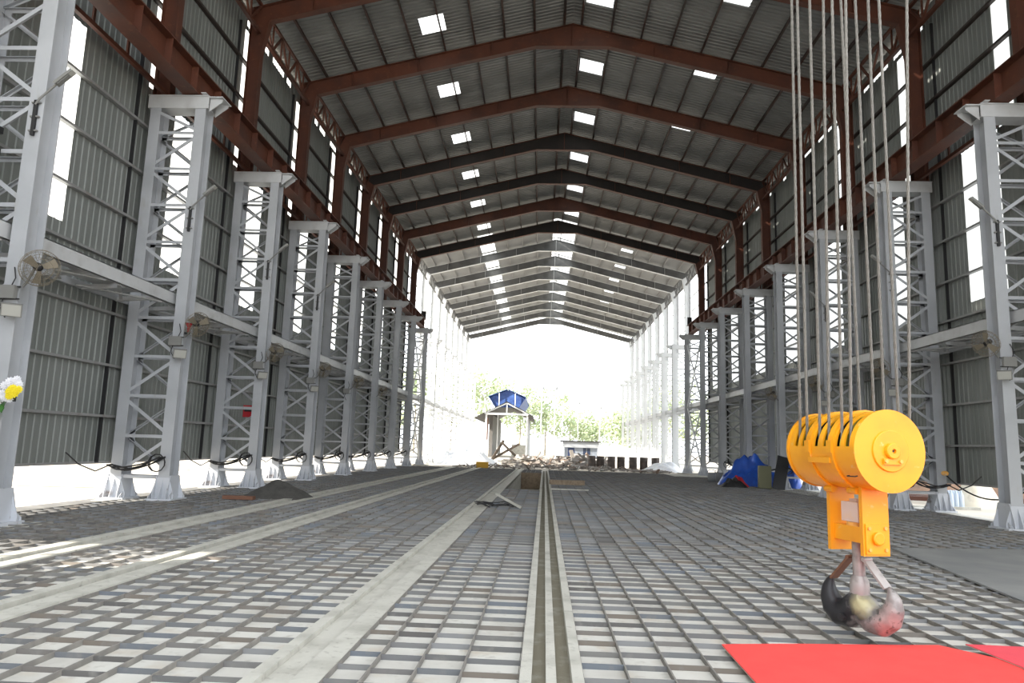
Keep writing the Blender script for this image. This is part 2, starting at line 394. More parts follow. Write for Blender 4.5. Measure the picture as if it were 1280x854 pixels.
# portal frames
def zbot(x): return 21.33 - SL*abs(x)
def make_frame(k, web, fl, label, group):
    t = thing('portal_frame', label, 'steel frame', (0, ky(k), 0), 0, group)
    for s in (-1, 1):
        c = MB()      # upper column, flaring at the knee
        xo = s*13.05
        pts = [(11.9,12.56),(16.9,12.56),(18.29,12.28)]
        for (za, xa), (zb, xb) in zip(pts[:-1], pts[1:]):
            c.prism([(s*xa,-.012,za),(xo,-.012,za),(xo,-.012,zb),(s*xb,-.012,zb)], (0,.024,0))
            c.bar((s*xa,0,za),(s*xb,0,zb),.03,.30,up=(0,1,0))
        c.prism([(s*12.28,-.012,18.29),(xo,-.012,18.29),(xo,-.012,zr(13.05)-.25)], (0,.024,0))
        c.bar((xo,0,11.9),(xo,0,zr(13.05)-.2),.03,.30,up=(0,1,0))
        c.box(*sorted((s*12.5,xo)), -.2, .2, 11.88, 11.93)
        c.build('upper_column', fl, t)
        rf = MB()
        xk, xa = 12.3, 1.75
        top = lambda x: zr(x) - .24
        rf.prism([(s*xk,-.01,zbot(xk)),(s*xa,-.01,zbot(xa)),(0,-.01,zbot(xa)),(0,-.01,top(0)),(s*13.05,-.01,top(13.05)),(s*13.05,-.01,zbot(xk)+.05)], (0,.02,0))
        r_ = rf.build('rafter', web, t)
        q = MB()
        q.bar((s*12.28,0,zbot(12.28)-.01),(s*xa,0,zbot(xa)-.01),.30,.03,up=(SL*s,0,1))
        q.bar((s*xa,0,zbot(xa)-.01),(0,0,zbot(xa)-.01),.30,.03)
        q.bar((s*13.0,0,top(13.0)),(0,0,top(0)),.26,.03,up=(SL*s,0,1))
        q.build('flange', fl, r_)
        for x in (3.9, 7.4, 10.6): MB().box(*sorted((s*x-.012, s*x+.012)), -.13, .13, zbot(x), top(x)).build('splice_plate', fl, r_)
    q = MB(); q.box(-.02,.02,-.14,.14,zbot(1.75),zr(0)-.26); q.build('apex_plate', fl, t)
    return t
names = {2:'nearest', 3:'second', 4:'third', 5:'fourth', 6:'fifth', 7:'sixth'}
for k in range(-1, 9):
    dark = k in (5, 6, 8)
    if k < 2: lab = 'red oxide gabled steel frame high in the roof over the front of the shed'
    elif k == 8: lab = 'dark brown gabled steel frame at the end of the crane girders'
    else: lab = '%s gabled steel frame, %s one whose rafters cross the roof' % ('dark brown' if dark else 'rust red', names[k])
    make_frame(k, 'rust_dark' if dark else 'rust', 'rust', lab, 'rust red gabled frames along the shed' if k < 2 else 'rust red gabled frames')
for k in range(9, 17):
    lab = 'silver grey gabled steel frame, %s beyond the crane girders' % ORD[k-9] if k < 16 else 'white gabled steel frame at the far open end of the shed'
    make_frame(k, 'silver', 'white_steel', lab, 'silver grey gabled frames of the new half')

# eave lattice girders, one per bay and side
def eave(k, s, m, lab, grp):
    t = thing('eave_girder', lab, 'lattice girder', (s*12.62, ky(k), 0), 0, grp)
    z0, z1, y0, y1 = 17.72, 18.85, .2, B-.2
    MB().bar((0,y0,z1),(0,y1,z1),.12,.1).build('top_chord', m, t)
    MB().bar((0,y0,z0),(0,y1,z0),.14,.12).build('bottom_chord', m, t)
    n = 6; q = MB()
    for i in range(n):
        a, c = y0+(y1-y0)*i/n, y0+(y1-y0)*(i+1)/n
        q.bar((0,a,z0 if i%2 else z1),(0,c,z1 if i%2 else z0),.07,.09)
        q.bar((0,a,z0),(0,a,z1),.06,.06)
    q.build('lacing', m, t)
for s in (-1, 1):
    for k in range(-1, 8):
        eave(k, s, 'rust', 'rust red lattice girder under the %s eave, %s' % (SIDE[s], 'in the %s bay from the front' % ORD[k+1]), 'rust red eave girders on the %s' % SIDE[s])
    for k in range(8, 16):
        eave(k, s, 'silver', 'silver lattice girder under the %s eave, %s bay past the crane girder' % (SIDE[s], ORD[k-8]), 'silver eave girders on the %s' % SIDE[s])

# ------------------------------------------------------------------ laced crane columns
ZN = [.6 + 1.122*i for i in range(10)]
def make_column(s, name, label, group, m='paint', detailed=True):
    """origin at the floor under the inner leg; o = towards the wall"""
    t = thing(name, label, 'column', (0,0,0), 0, group)
    o = s*(XO-XI); D, F = .5, .32
    for nm, x in (('inner_leg', 0), ('outer_leg', o)):
        MB().ibeam((x,0,.02),(x,0,11.5),(0,1,0),D,F,.026,.018).build(nm, m, t)
    for x in (0, o):
        q = MB(); q.box(x-.37,x+.37,-.43,.43,-.03,.03)
        for yy in (-.27, .255):      # plates on the flanges
            q.prism([(x-.33,yy,.03),(x+.33,yy,.03),(x+.33,yy,.14),(x+.165,yy,.60),(x-.165,yy,.60),(x-.33,yy,.14)], (0,.018,0))
        for xx in (x-.2, x+.182):    # side plates
            q.prism([(xx,-.42,.03),(xx,.42,.03),(xx,.42,.14),(xx,.25,.66),(xx,-.25,.66),(xx,-.42,.14)], (.018,0,0))
        for sg in (-1, 1):           # fins
            for xx in (x-.29, x-.008, x+.274):
                q.prism([(xx,sg*.27,.03),(xx,sg*.45,.03),(xx,sg*.45,.08),(xx,sg*.27,.55 if abs(xx-x)<.1 else .2)], (.016,0,0))
            for dx in (-.3, .3): q.tube([(x+dx, sg*.39, .03),(x+dx, sg*.39, .1)], .022, 6)
        q.build('column_base', 'foot' if m == 'paint' else m, t)
    xa, xb = 0, o
    lac = MB() if not detailed else None
    for face in (-1, 1):
        y = face*(D/2 - .02)
        for i, z in enumerate(ZN):
            if detailed:
                q = MB(); q.bar((xa,y,z),(xb,y,z),.012,.085); q.bar((xa,y-face*.035,z+.04),(xb,y-face*.035,z+.04),.07,.012); q.build('strut', m, t)
            else: lac.bar((xa,y,z),(xb,y,z),.05,.08)
        zz = ZN + [11.45]
        for i in range(10):
            up = (i % 2 == 0) ^ (face > 0)          # the rear face laces the other way
            za, zb = (zz[i]+.06, zz[i+1]-.06)
            p0, p1 = ((xb,y,za),(xa,y,zb)) if up else ((xa,y,za),(xb,y,zb))
            if detailed:
                q = MB(); q.bar(p0,p1,.012,.09); d=Vector((0,-face*.04,0)); q.bar(Vector(p0)+d,Vector(p1)+d,.08,.012); q.build('lacing_bar', m, t)
            else: lac.bar(p0,p1,.05,.08)
    if lac: lac.build('lacing', m, t)
    q = MB()
    a, c = sorted((-s*.24, o + s*.24))
    for yy in (-.27, .25): q.box(a, c, yy, yy+.02, 11.48, 11.84)
    q.box(a, c, -.30, .30, 11.84, 11.875); q.box(a, c, -.27, .27, 11.47, 11.49)
    q.build('cap_beam', 'paint2' if m == 'paint' else m, t)
    q = MB()
    for yy in (-.2, .18): q.prism([(-s*.24,yy,11.84),(-s*.62,yy,11.78),(-s*.62,yy,11.7),(-s*.24,yy,11.4)], (0,.02,0))
    q.box(*sorted((-s*.24,-s*.66)), -.3, .3, 11.80, 11.83)
    q.box(*sorted((-s*.2,-s*.05)), -.42, .42, 11.88, 11.9)
    q.build('girder_bracket', 'paint2' if m == 'paint' else m, t)
    return t
COLS = {}
for s in (-1, 1):
    proto = None
    k0 = 0 if s < 0 else 1
    for k in range(k0, 9):
        lab = 'pale grey laced steel column, %s from the front in the %s row' % (ORD[k-k0], SIDE[s])
        if k == 8: lab = 'pale grey laced steel column at the end of the %s crane girder' % SIDE[s]
        if proto is None:
            proto = c = make_column(s, 'crane_column', lab, 'laced columns of the %s row' % SIDE[s]); tree = subtree(proto)
        else: c = copy_tree(proto, None, tree)
        c.location = (s*XI, cy(s,k), 0); c['label'] = lab; COLS[s,k] = c
    proto = None
    for k in range(9, 17):
        lab = 'white laced column in the open %s row, %s past the crane girder' % (SIDE[s], ORD[k-9])
        if proto is None:
            proto = c = make_column(s, 'crane_column', lab, 'white laced columns of the open %s row' % SIDE[s], 'white_steel', False); tree = subtree(proto)
        else: c = copy_tree(proto, None, tree)
        c.location = (s*XI, ky(k), -.03); c['label'] = lab
    # bare pads under the feet
    for k in range(-1, 9):
        MB().box(*sorted((s*10.75, s*13.15)), cy(s,k)-.75, cy(s,k)+.75, ZF-.02, -.028).build('concrete_pad', 'curb', floor)

# vertical cross bracing in the end bay
for s in (-1, 1):
    t = thing('cross_bracing', 'bright zigzag cross bracing between the last two %s columns' % SIDE[s], 'bracing', (s*XI, ky(7), 0))
    for z0, z1 in ((.4, 5.55), (5.55, 10.9)):
        for a, c in ((z0, z1), (z1, z0)):
            MB().bar((0,.25,a),(0,B-.25,c),.09,.12).build('brace', 'white_steel', t)

# ------------------------------------------------------------------ crane girders
for s in (-1, 1):
    t = thing('crane_girder', 'long rust red crane girder along the top of the %s column row' % SIDE[s], 'girder', (s*11.8, 0, 0))
    ya, yb = ky(-1)-1, ky(8)+.35
    MB().ibeam((0,ya,12.33),(0,yb,12.33),(0,0,1),.86,.5,.035,.02).build('beam', 'rust', t)
    q = MB(); q.box(-.05,.05,ya,yb,12.76,12.8); q.box(-.02,.02,ya,yb,12.8,12.88); q.box(-.04,.04,ya,yb,12.88,12.92); q.build('rail', 'rust_rail', t)
    y = ya + .6
    while y < yb:
        MB().box(-.22,.22,y-.008,y+.008,11.94,12.72).build('stiffener', 'rust', t); y += 1.5
    MB().box(-.2,.2,yb-.12,yb-.08,12.8,13.5).build('end_stop', 'rust_dark', t)
    # horizontal surge girder behind it
    t = thing('surge_girder', 'slender rust red lattice girder behind the %s crane girder' % SIDE[s], 'girder', (s*12.65, 0, 0))
    MB().bar((0,ya,11.98),(0,yb,11.98),.12,.12).build('chord', 'rust', t)
    MB().bar((0,ya,12.66),(0,yb,12.66),.12,.1).build('chord', 'rust', t)
    q = MB(); y = ya+.3; i = 0
    while y < yb-.8:
        q.bar((0,y,11.98),(0,y,12.66),.05,.08,up=(0,1,0)); q.bar((-s*.6,y,12.66),(0,y+.75,12.66),.05,.05); q.bar((0,y+.75,12.66),(-s*.6,y+1.5,12.66),.05,.05); y += 1.5
    q.build('lacing', 'rust', t)

# ------------------------------------------------------------------ walkways
for s in (-1, 1):
    t = thing('walkway', 'pale grey steel walkway halfway up the %s columns' % SIDE[s], 'walkway', (0,0,0))
    ya, yb = ky(-1), ky(16)
    def X(v): return s*v
    q = MB(); x = X(11.76)
    q.box(*sorted((x, x+s*.02)), ya, yb, 5.5, 5.86); q.box(*sorted((x, x+s*.1)), ya, yb, 5.84, 5.86); q.box(*sorted((x, x+s*.1)), ya, yb, 5.5, 5.52)
    q.build('edge_channel', 'paint2', t)
    MB().bar((X(13.08),ya,5.55),(X(13.08),yb,5.55),.08,.18).build('wall_channel', 'paint', t)
    for k in range(-1, 16):
        for j in range(4):
            y = ky(k) + .75 + 1.5*j
            MB().bar((X(11.8),y,5.58),(X(13.08),y,5.5),.1,.12).build('cross_bearer', 'paint2', t)
    for k in range(-1, 10):
        for j in range(2):
            y = ky(k) + .75 + 2.6*j
            q = MB(); q.bar((X(11.85),y,5.5),(X(13.0),y+2.0,5.5),.09,.03); q.bar((X(13.0),y,5.48),(X(11.85),y+2.0,5.48),.09,.03); q.build('plan_brace', 'paint2', t)
    for k in range(-1, 8):
        MB().box(*sorted((X(11.86), X(12.5))), ky(k)+.9, ky(k)+2.4, 5.66, 5.69).build('deck_sheet', 'paint2', t); MB().box(*sorted((X(12.2), X(12.95))), ky(k)+3.0, ky(k)+5.0, 5.66, 5.69).build('deck_sheet', 'paint2', t)

# ------------------------------------------------------------------ things fixed to the columns
def col_name(s, k): return '%s column of the %s row' % (ORD[k if s < 0 else k-1], SIDE[s])
def arm_lamp(s):
    t = thing('arm_lamp', 'x', 'lamp')
    MB().bar((0,-.02,-.75),(0,-.02,0),.07,.05,up=(0,1,0)).build('bracket', 'dark', t)
    for z in (-.65,-.35,-.05): MB().box(-.09,.09,-.04,.04,z-.015,z+.015).build('clamp', 'lampgrey', t)
    MB().tube([(0,-.04,-.1),(-s*.08,-.05,.02),(-s*.42,-.05,.36)], .022, 6).build('arm', 'lampgrey', t)
    a, c = Vector((-s*.38,-.05,.33)), Vector((-s*.70,-.05,.62))
    h = MB(); h.bar(a, c, .15, .06); h.bar(a+(c-a)*.1, a+(c-a)*.75, .1, .1); hd = h.build('lamp_head', 'lampgrey', t)
    MB().bar(a+(c-a)*.8+Vector((0,0,-.015)), c+(c-a)*.04+Vector((0,0,-.01)), .12, .05).build('lens', 'lens', hd)
    return t
def wall_fan(s):
    t = thing('wall_fan', 'x', 'fan')
    dr = Vector((-s*.75,-.45,-.35)).normalized(); c = Vector((-s*.38,-.12,.36))
    MB().tube([(0,0,0),(-s*.1,-.02,.1),c-dr*.16], .025, 6).build('arm', 'lampgrey', t)
    MB().lathe([(.0,-.2),(.07,-.2),(.085,-.05),(.06,.03),(0,.03)], c, dr, 14).build('motor', 'dark', t)
    q = MB(); u = dr.orthogonal().normalized(); w = dr.cross(u)
    for rad, h in ((.36,0),(.36,.05),(.30,.1),(.2,.13),(.1,.145),(.3,-.07),(.18,-.1)):
        q.tube([c + dr*h + (u*math.cos(a*math.pi/12)+w*math.sin(a*math.pi/12))*rad for a in range(25)], .005, 4, False)
    for i in range(24):
        a = i*math.pi/12; e = u*math.cos(a)+w*math.sin(a)
        q.tube([c+dr*.145+e*.08, c+dr*.1+e*.3, c+dr*.05+e*.36, c+e*.36, c-dr*.07+e*.3, c-dr*.1+e*.14], .004, 3, False)
    q.build('cage', 'wirecage', t)
    for i in range(3):
        a = i*2.094; e = u*math.cos(a)+w*math.sin(a); g = dr.cross(e)
        q = MB(); q.prism([c+e*.06-g*.04+dr*.03, c+e*.3-g*.12+dr*.06, c+e*.32+g*.06+dr*.0, c+e*.06+g*.04+dr*.01], dr*.006); q.build('blade', 'wirecage', t)
    return t
def floodlight(s):
    t = thing('floodlight', 'x', 'floodlight')
    q = MB(); q.box(-.17,.17,-.05,.02,-.13,.13); q.xform(Matrix.Translation((-s*.16,-.16,-.05)) @ Matrix.Rotation(R(-s*35),4,'Z') @ Matrix.Rotation(R(25),4,'X'))
    h = q.build('housing', 'lampgrey', t)
    q = MB(); q.box(-.15,.15,-.058,-.05,-.11,.11); q.xform(Matrix.Translation((-s*.16,-.16,-.05)) @ Matrix.Rotation(R(-s*35),4,'Z') @ Matrix.Rotation(R(25),4,'X'))
    q.build('lens', 'lens', h)
    q = MB(); q.bar((0,0,0),(-s*.14,-.12,-.03),.04,.04); q.tube([(0,0,.0),(s*.1,-.05,-.03),(s*.2,-.02,.1),(s*.12,0,.25)], .012, 5); q.build('bracket', 'lampgrey', t)
    return t
def junction_box(s):
    t = thing('junction_box', 'x', 'switch box')
    MB().box(-.17,.17,-.1,.0,-.13,.13).build('box', 'lampgrey', t)
    q = MB(); q.box(-.22,.22,-.03,.01,.1,.125); q.box(-.22,.22,-.03,.01,-.14,-.115); q.build('clamp', 'dark', t)
    q = MB(); q.tube([(.08,-.06,.13),(.14,-.06,.28),(.06,-.02,.5)], .012, 5); q.tube([(-.05,-.06,-.13),(-.1,-.06,-.3),(.0,-.02,-.5)], .012, 5); q.build('cable', 'black', t)
    return t
def cable_loop(s):
    q = MB(); rg = random.Random(5+s)
    o = s*1.37
    for j in range(4):
        pts = []
        for i in range(15):
            u = i/14; sag = (.28+.09*j)*4*u*(1-u)*(.6+.4*math.sin(3*u+j))
            pts.append((o*(1.1-u*1.1) + .05*math.sin(9*u+j), -.33-.05*j+.05*math.sin(7*u+2*j), .92+.25*u**2-sag*.55))
        q.tube(pts, .022, 5)
    for j in range(2):
        q.tube([(o*.12+.22*math.cos(a*.6)*(1+.1*j), -.36-.03*j, 1.0+.24*math.sin(a*.6)) for a in range(12)], .016, 5)
    q.tube([(o*1.08,-.33,.92),(o*1.13,-.9,.75),(o*1.15,-1.6,.95),(o*1.17,-2.1,1.25)], .02, 5)
    t = q.build('cable_bundle', 'black'); return tag(t, 'x', 'cable')
def fit(fn, name, offs, sets, text, grp):
    for s in (-1, 1):
        proto = None
        for k in sets[s]:
            if proto is None: proto = c = fn(s); tree = subtree(proto)
            else: c = copy_tree(proto, None, tree)
            c.location = (s*(XI+offs[0]), cy(s,k)+offs[1], offs[2]); c['label'] = text % col_name(s, k); c['group'] = grp
fit(arm_lamp, 'arm_lamp', (-.02,-.27,8.4), {-1:[0,1,2,3], 1:[1,2,3]}, 'small lamp on a slanting arm, on the %s', 'arm lamps on the columns')
fit(wall_fan, 'wall_fan', (-.18,-.2,4.55), {-1:[0,1,2,3,4,5], 1:[1,2,3,4]}, 'round caged fan under the walkway, on the %s', 'caged fans on the columns')
fit(floodlight, 'floodlight', (-.05,-.28,4.1), {-1:[0,1,2,3], 1:[1,2,3]}, 'small tilted floodlight on the %s', 'floodlights on the columns')
fit(junction_box, 'junction_box', (.02,-.27,4.42), {-1:[0,1,2,3,4], 1:[1,2,3]}, 'grey switch box strapped to the %s', 'switch boxes on the columns')
fit(cable_loop, 'cable_bundle', (0,0,0), {-1:[1,2,3,4,5,6,7], 1:[2,3,4,5,6]}, 'sagging black cables between the legs of the %s', 'sagging cables at the column feet')
# long cable at the foot of the right wall
q = MB(); q.tube([(12.9, ky(2)-.4-4.9*u, 1.25-.72*4*u*(1-u)-.05*u+.15*u) for u in [i/16 for i in range(17)]], .025, 6)
tag(q.build('hanging_cable', 'black'), 'single black cable sagging below the sheeting of the right wall', 'cable')
tag(MB().lathe([(0,0),(.07,0),(.08,.04),(.08,.18),(.07,.22),(0,.22)], (0,0,0), (0,1,0), 14).build('cable_connector', 'yellow2', None, (12.75, ky(2)-.75, 1.3)), 'dull yellow cable connector at the foot of the right wall', 'connector')
# red alarm horn on the second left column, red sign on the third
t = thing('alarm_horn', 'red alarm horn on the second column of the left row', 'alarm', (-XI+.28, ky(1)-.2, 4.85))
MB().lathe([(0,0),(.05,0),(.05,.14),(.12,.26),(0,.24)], (0,0,-.15), (.1,-.2,1), 12).build('horn', 'red', t); MB().box(-.32,0,.05,.09,-.2,-.15).build('bracket', 'dark', t)
b = MB(); b.box(-.2,.2,-.02,.02,-.22,.22); o = b.build('red_sign', 'red', None, (-XI-.5, ky(2)+.3, 2.75)); tag(o, 'small dark red board on the third column of the left row', 'sign')
MB().box(-.15,.15,-.026,-.021,-.02,.1).build('sign_mark', 'dark', o)
# dark pipes across the front left
for i, (z, lab) in enumerate(((7.72,'topmost'),(7.28,'middle'),(6.75,'lowest'))):
    q = MB(); q.bar((-12.1, ky(-1), z),(-12.1, cy(-1,0)-.3, z), .1, .13)
    tag(q.build('dark_pipe', 'dark'), '%s of three dark bars beside the nearest left column' % lab, 'bar', 'dark bars at the nearest left column')

# flowers tied to the first left column
rg = random.Random(4)
t = thing('flower_bouquet', 'bunch of white and yellow flowers tied to the nearest left column', 'flowers', (-11.05, 13.0, 2.5))
def blossom(mb, c, r, n=11):
    ax = Vector((.3,-1,.15)).normalized(); u = ax.orthogonal().normalized(); w = ax.cross(u); c = Vector(c)
    for ring, (rad, up, cnt) in enumerate(((r, .0, n), (r*.66, .3*r, n-2), (r*.33, .5*r, n-5))):
        for i in range(cnt):
            a = 2*math.pi*i/cnt + ring*.3; e = u*math.cos(a)+w*math.sin(a); g = ax.cross(e)
            tip = c+e*rad+ax*(up+.02*r)
            mb.add([c+ax*up*.6, c+e*rad*.6-g*rad*.26+ax*(up+.12*r), tip, c+e*rad*.6+g*rad*.26+ax*(up+.12*r)], [(0,1,2,3)])
for x, z, r in ((-.16,.1,.075),(-.07,.17,.08),(.05,.21,.07),(.10,.12,.07),(-.14,-.13,.07),(-.23,-.16,.075),(-.04,-.16,.06),(-.2,-.05,.06),(-.02,.09,.06),(-.27,-.24,.06)):
    q = MB(); blossom(q, (x,-.02,z), r*1.25); q.build('white_blossom', 'flower_white', t)
for x, z, r in ((.0,-.02,.08),(.08,-.05,.08),(.15,.02,.07),(.04,.04,.07),(.0,-.1,.07)):
    q = MB(); blossom(q, (x,-.08,z), r*1.25); q.build('yellow_blossom', 'flower_yellow', t)
q = MB()
for i in range(30):
    a = Vector((rg.uniform(-.42,-.18), rg.uniform(-.03,.03), rg.uniform(-.5,-.2))); d = Vector((rg.uniform(-.5,.4),-.2,rg.uniform(-1,.1))).normalized()*.17; g = d.cross(Vector((0,-1,.2))).normalized()*.045
    q.add([a, a+d*.5+g, a+d, a+d*.5-g], [(0,1,2,3)])
for i in range(6): q.tube([(-.05*i+.05,0,.05-.04*i),(-.14-.03*i,.02,-.2),(-.2,.03,-.42)], .007, 4)
q.build('leaves', 'stem_leaf', t)
MB().box(-.05,.03,.0,.06,-.2,.15).build('dark_foam', 'black', t)

# ------------------------------------------------------------------ hook block
AX = Vector((-.259,.966,0)).normalized(); LAT = Vector((.966,.259,0)).normalized(); UP = Vector((0,0,1))
HC = Vector((2.07, 7.4, 0)); ZD = 1.815; RD = .378
hb = thing('hook_block', 'large yellow crane hook block with six rope slots hanging over the floor', 'hook block', HC)
FR = Matrix((LAT, AX, UP)).transposed().to_4x4()      # local x = sideways, y = along the drum (front is -y), z = up
def hbuild(mb, name, m, parent=None): return mb.xform(FR).build(name, m, parent or hb)
LH = .50
# slotted cover: cylinder shell, theta measured from the left side going over the top
slots = [-.41,-.285,-.09,.05,.255,.375]; SWD = .036
ysx = sorted({-LH, LH} | {v for y in slots for v in (y-SWD, y+SWD)})
nth = 72; v = []; f = []
def cyl(th, y, r): return (-r*math.cos(th), y, ZD + r*math.sin(th))
for r_ in (RD, RD-.02):
    for y in ysx:
        for j in range(nth): v.append(cyl(2*math.pi*j/nth, y, r_))
ny = len(ysx); off = ny*nth
def open_(i, j):
    ym = (ysx[i]+ysx[i+1])/2; th = 360*(j+.5)/nth
    return any(abs(ym-y) < SWD*.9 for y in slots) and (3 < th < 84 or 96 < th < 177)
for i in range(ny-1):
    for j in range(nth):
        j2 = (j+1) % nth
        if open_(i, j): continue
        f.append((i*nth+j, i*nth+j2, (i+1)*nth+j2, (i+1)*nth+j)); f.append((off+i*nth+j, off+(i+1)*nth+j, off+(i+1)*nth+j2, off+i*nth+j2))
        for di, dj, e in ((-1,0,((i,j),(i,j2))),(1,0,((i+1,j2),(i+1,j))),(0,-1,((i+1,j),(i,j))),(0,1,((i,j2),(i+1,j2)))):
            ii, jj = i+di, (j+dj) % nth
            if 0 <= ii < ny-1 and open_(ii, jj):
                a, c = (q[0]*nth+q[1] for q in e); f.append((c, a, a+off, c+off))
b = MB(); b.add(v, f, True); o = hbuild(b, 'drum_cover', 'yellow')
md = o.modifiers.new('edge', 'EDGE_SPLIT'); md.split_angle = R(35)
# end plates
for sg in (-1, 1):
    b = MB(); b.lathe([(0,.0),(RD+.012,.0),(RD+.012,.03),(0,.03)], (0, sg*LH - (.03 if sg < 0 else 0), ZD), (0,1,0), 64, False)
    e = hbuild(b, 'end_plate', 'yellow')
    y = -LH-.03 if sg < 0 else LH+.03
    b = MB(); b.lathe([(.195,0),(.195,.012),(.188,.016),(0,.016)], (0,y,ZD), (0,sg,0), 40, False); b.xform(FR).build('hub_disc', 'yellow', e)
    b = MB(); b.lathe([(.074,0),(.074,.03),(.066,.036),(.022,.036),(.022,.015),(0,.015)], (.0,y+sg*.018,ZD), (0,sg,0), 24, False); b.xform(FR).build('axle_end', 'yellow', e)
    b = MB(); b.box(-.1,.1,*sorted((y+sg*.018,y+sg*.036)),ZD-.125,ZD-.07); b.xform(FR).build('keeper_plate', 'yellow', e)
    for x in (-.08,.08):
        b = MB(); b.lathe([(.018,0),(.018,.02),(0,.02)], (x,y+sg*.03,ZD-.095), (0,sg,0), 8, False); b.xform(FR).build('keeper_bolt', 'yellow2', e)
    b = MB(); b.lathe([(.012,0),(.012,.004),(0,.004)], (0,y+sg*.036,ZD+.0), (0,sg,0), 6, False); b.xform(FR).build('grease_nipple', 'dark', e)
# sheaves inside
RS = .34
for i, y in enumerate(slots):
    b = MB(); b.lathe([(.06,-.02),(RS-.05,-.02),(RS,-.028),(RS,-.02),(RS-.03,-.005),(RS-.03,.005),(RS,.02),(RS,.028),(RS-.05,.02),(.06,.02)], (0,y,ZD), (0,1,0), 48)
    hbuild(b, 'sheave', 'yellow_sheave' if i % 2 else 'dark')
# straps round the drum: curved ribs that swing down to bolts
for y0 in (-.19, .155):
    b = MB()
    n = 40
    pts = []
    for i in range(n+1):
        th = R(-78 + 336*i/n) if False else R(-72 + 180+144 - (324*i/n)) ; pts.append(th)
    for sg in (-1, 1):
        vv = []; ff = []
        for i in range(15):
            th = R(90 - 165*i/14)           # from the top down one side to beneath
            for rr_ in (RD+.001, RD+.022):
                for dy in (-.035, .035):
                    vv.append((sg*rr_*math.cos(th), y0+dy, ZD + rr_*math.sin(th)))
        for i in range(14):
            a = i*4; c = a+4
            ff += [(a+2,a+3,c+3,c+2),(a,a+2,c+2,c),(a+1,c+1,c+3,a+3)]
        b.add(vv, ff)
    hbuild(b, 'drum_strap', 'yellow')
    for sg in (-1, 1):
        b = MB(); b.box(*sorted((sg*(RD+.002), sg*(RD+.032))), y0-.036, y0+.036, ZD-.03, ZD+.09); hbuild(b, 'strap_lug', 'yellow')
        b = MB(); b.tube([(sg*.15, y0-.06, ZD-RD-.012),(sg*.15, y0+.06, ZD-RD-.012)], .034, 10, True, False); hbuild(b, 'strap_bolt', 'yellow')
for sg in (-1, 1):
    b = MB(); b.box(*sorted((sg*(RD-.004), sg*(RD+.02))), -.18, .15, ZD-.13, ZD-.075); hbuild(b, 'drum_ledge', 'yellow')
    b = MB(); b.tube([(sg*(RD-.06), -.47, ZD-.24),(sg*(RD-.035),-.47,ZD-.245),(sg*(RD-.035),-.36,ZD-.245),(sg*(RD-.06),-.36,ZD-.24)], .006, 5); hbuild(b, 'drum_handle', 'dark')
# side plates
for y, w in ((-.30,.145), (.175,.145)):
    b = MB(); z1, z0 = ZD-RD+.05, .82
    b.prism([(-w,y,z0),(w,y,z0),(w,y,z1),(-w,y,z1)], (0,.045,0))
    p = hbuild(b, 'side_plate', 'yellow')
    yy = y-.014 if y < 0 else y+.045
    b = MB(); b.box(-w+.02,w-.02,yy,yy+.014,z0+.02,z0+.30); b.xform(FR).build('cheek_plate', 'yellow', p)
    b = MB(); b.lathe([(.062,0),(.062,.028),(.05,.035),(0,.035)], (.0,yy if y<0 else yy+.014,z0+.165), (0,-1 if y<0 else 1,0), 24, False); b.xform(FR).build('trunnion_pin', 'yellow', p)
    for dx in (-.09,.09):
        for dz in (.06,.26):
            b = MB(); b.lathe([(.018,0),(.018,.014),(0,.014)], (dx,yy if y<0 else yy+.014,z0+dz), (0,-1 if y<0 else 1,0), 6, False); b.xform(FR).build('plate_bolt', 'yellow2', p)
b = MB(); b.box(-.10,.10,-.256,.175,.93,1.08); hbuild(b, 'crosshead', 'yellow')
b = MB(); b.box(-.1,.1,-.18,.06,1.12,1.31); b.box(-.05,.06,-.10,.0,1.31,1.34); hbuild(b, 'nut_housing', 'nut')
b = MB(); b.lathe([(0,1.08),(.105,1.08),(.105,1.115),(0,1.115)], (0,-.05,0), (0,0,1), 20, False); hbuild(b, 'thrust_ring', 'yellow2')
# ramshorn hook
phi = R(-76); HD = Vector((math.cos(phi), math.sin(phi), 0)); HY = -.04
def hp(s_, z, d=0): return (HD.x*s_ - HD.y*d, HD.y*s_ + HD.x*d + HY, z)
b = MB()
b.tube([hp(0,1.0),hp(0,.62),hp(0,.5),hp(0,.36),hp(0,.25)], [.054,.054,.07,.09,.10], 20)
for sg in (-1, 1):
    path = [(-.06,.315,.125),(.03,.245,.150),(.11,.165,.148),(.18,.158,.142),(.245,.21,.125),(.28,.30,.10),(.285,.38,.072),(.27,.44,.046),(.252,.478,.026),(.246,.49,.012)]
    b.tube([hp(sg*a*1.26, z*1.04+.045) for a, z, _ in path], [r_*.95 for _,_,r_ in path], 18)
o = hbuild(b, 'hook', 'hook')
rm = o.modifiers.new('remesh', 'REMESH'); rm.mode = 'VOXEL'; rm.voxel_size = .013; rm.use_smooth_shade = True
sm = o.modifiers.new('smooth', 'SMOOTH'); sm.factor = .5; sm.iterations = 8
b = MB(); b.tube([hp(-.1,.20,-.17),hp(-.1,.20,.17)], .034, 14); hbuild(b, 'hook_hole', 'black')
b = MB(); b.tube([hp(0,.98),hp(0,.60)], .058, 22); b.lathe([(.062,.60),(.085,.55),(.09,.50),(.09,.42),(.08,.38)], hp(0,0), (0,0,1), 22); hbuild(b, 'shank', 'shank')
for sg, m_ in ((-1,'rust_rail'), (1,'shank')):
    b = MB(); b.bar(hp(sg*.09,.76), hp(sg*.30,.53), .11, .022, up=(HD.x*sg,HD.y*sg,1)); b.tube([hp(sg*.09,.765,-.06),hp(sg*.09,.765,.06)], .02, 8); hbuild(b, 'safety_latch', m_)

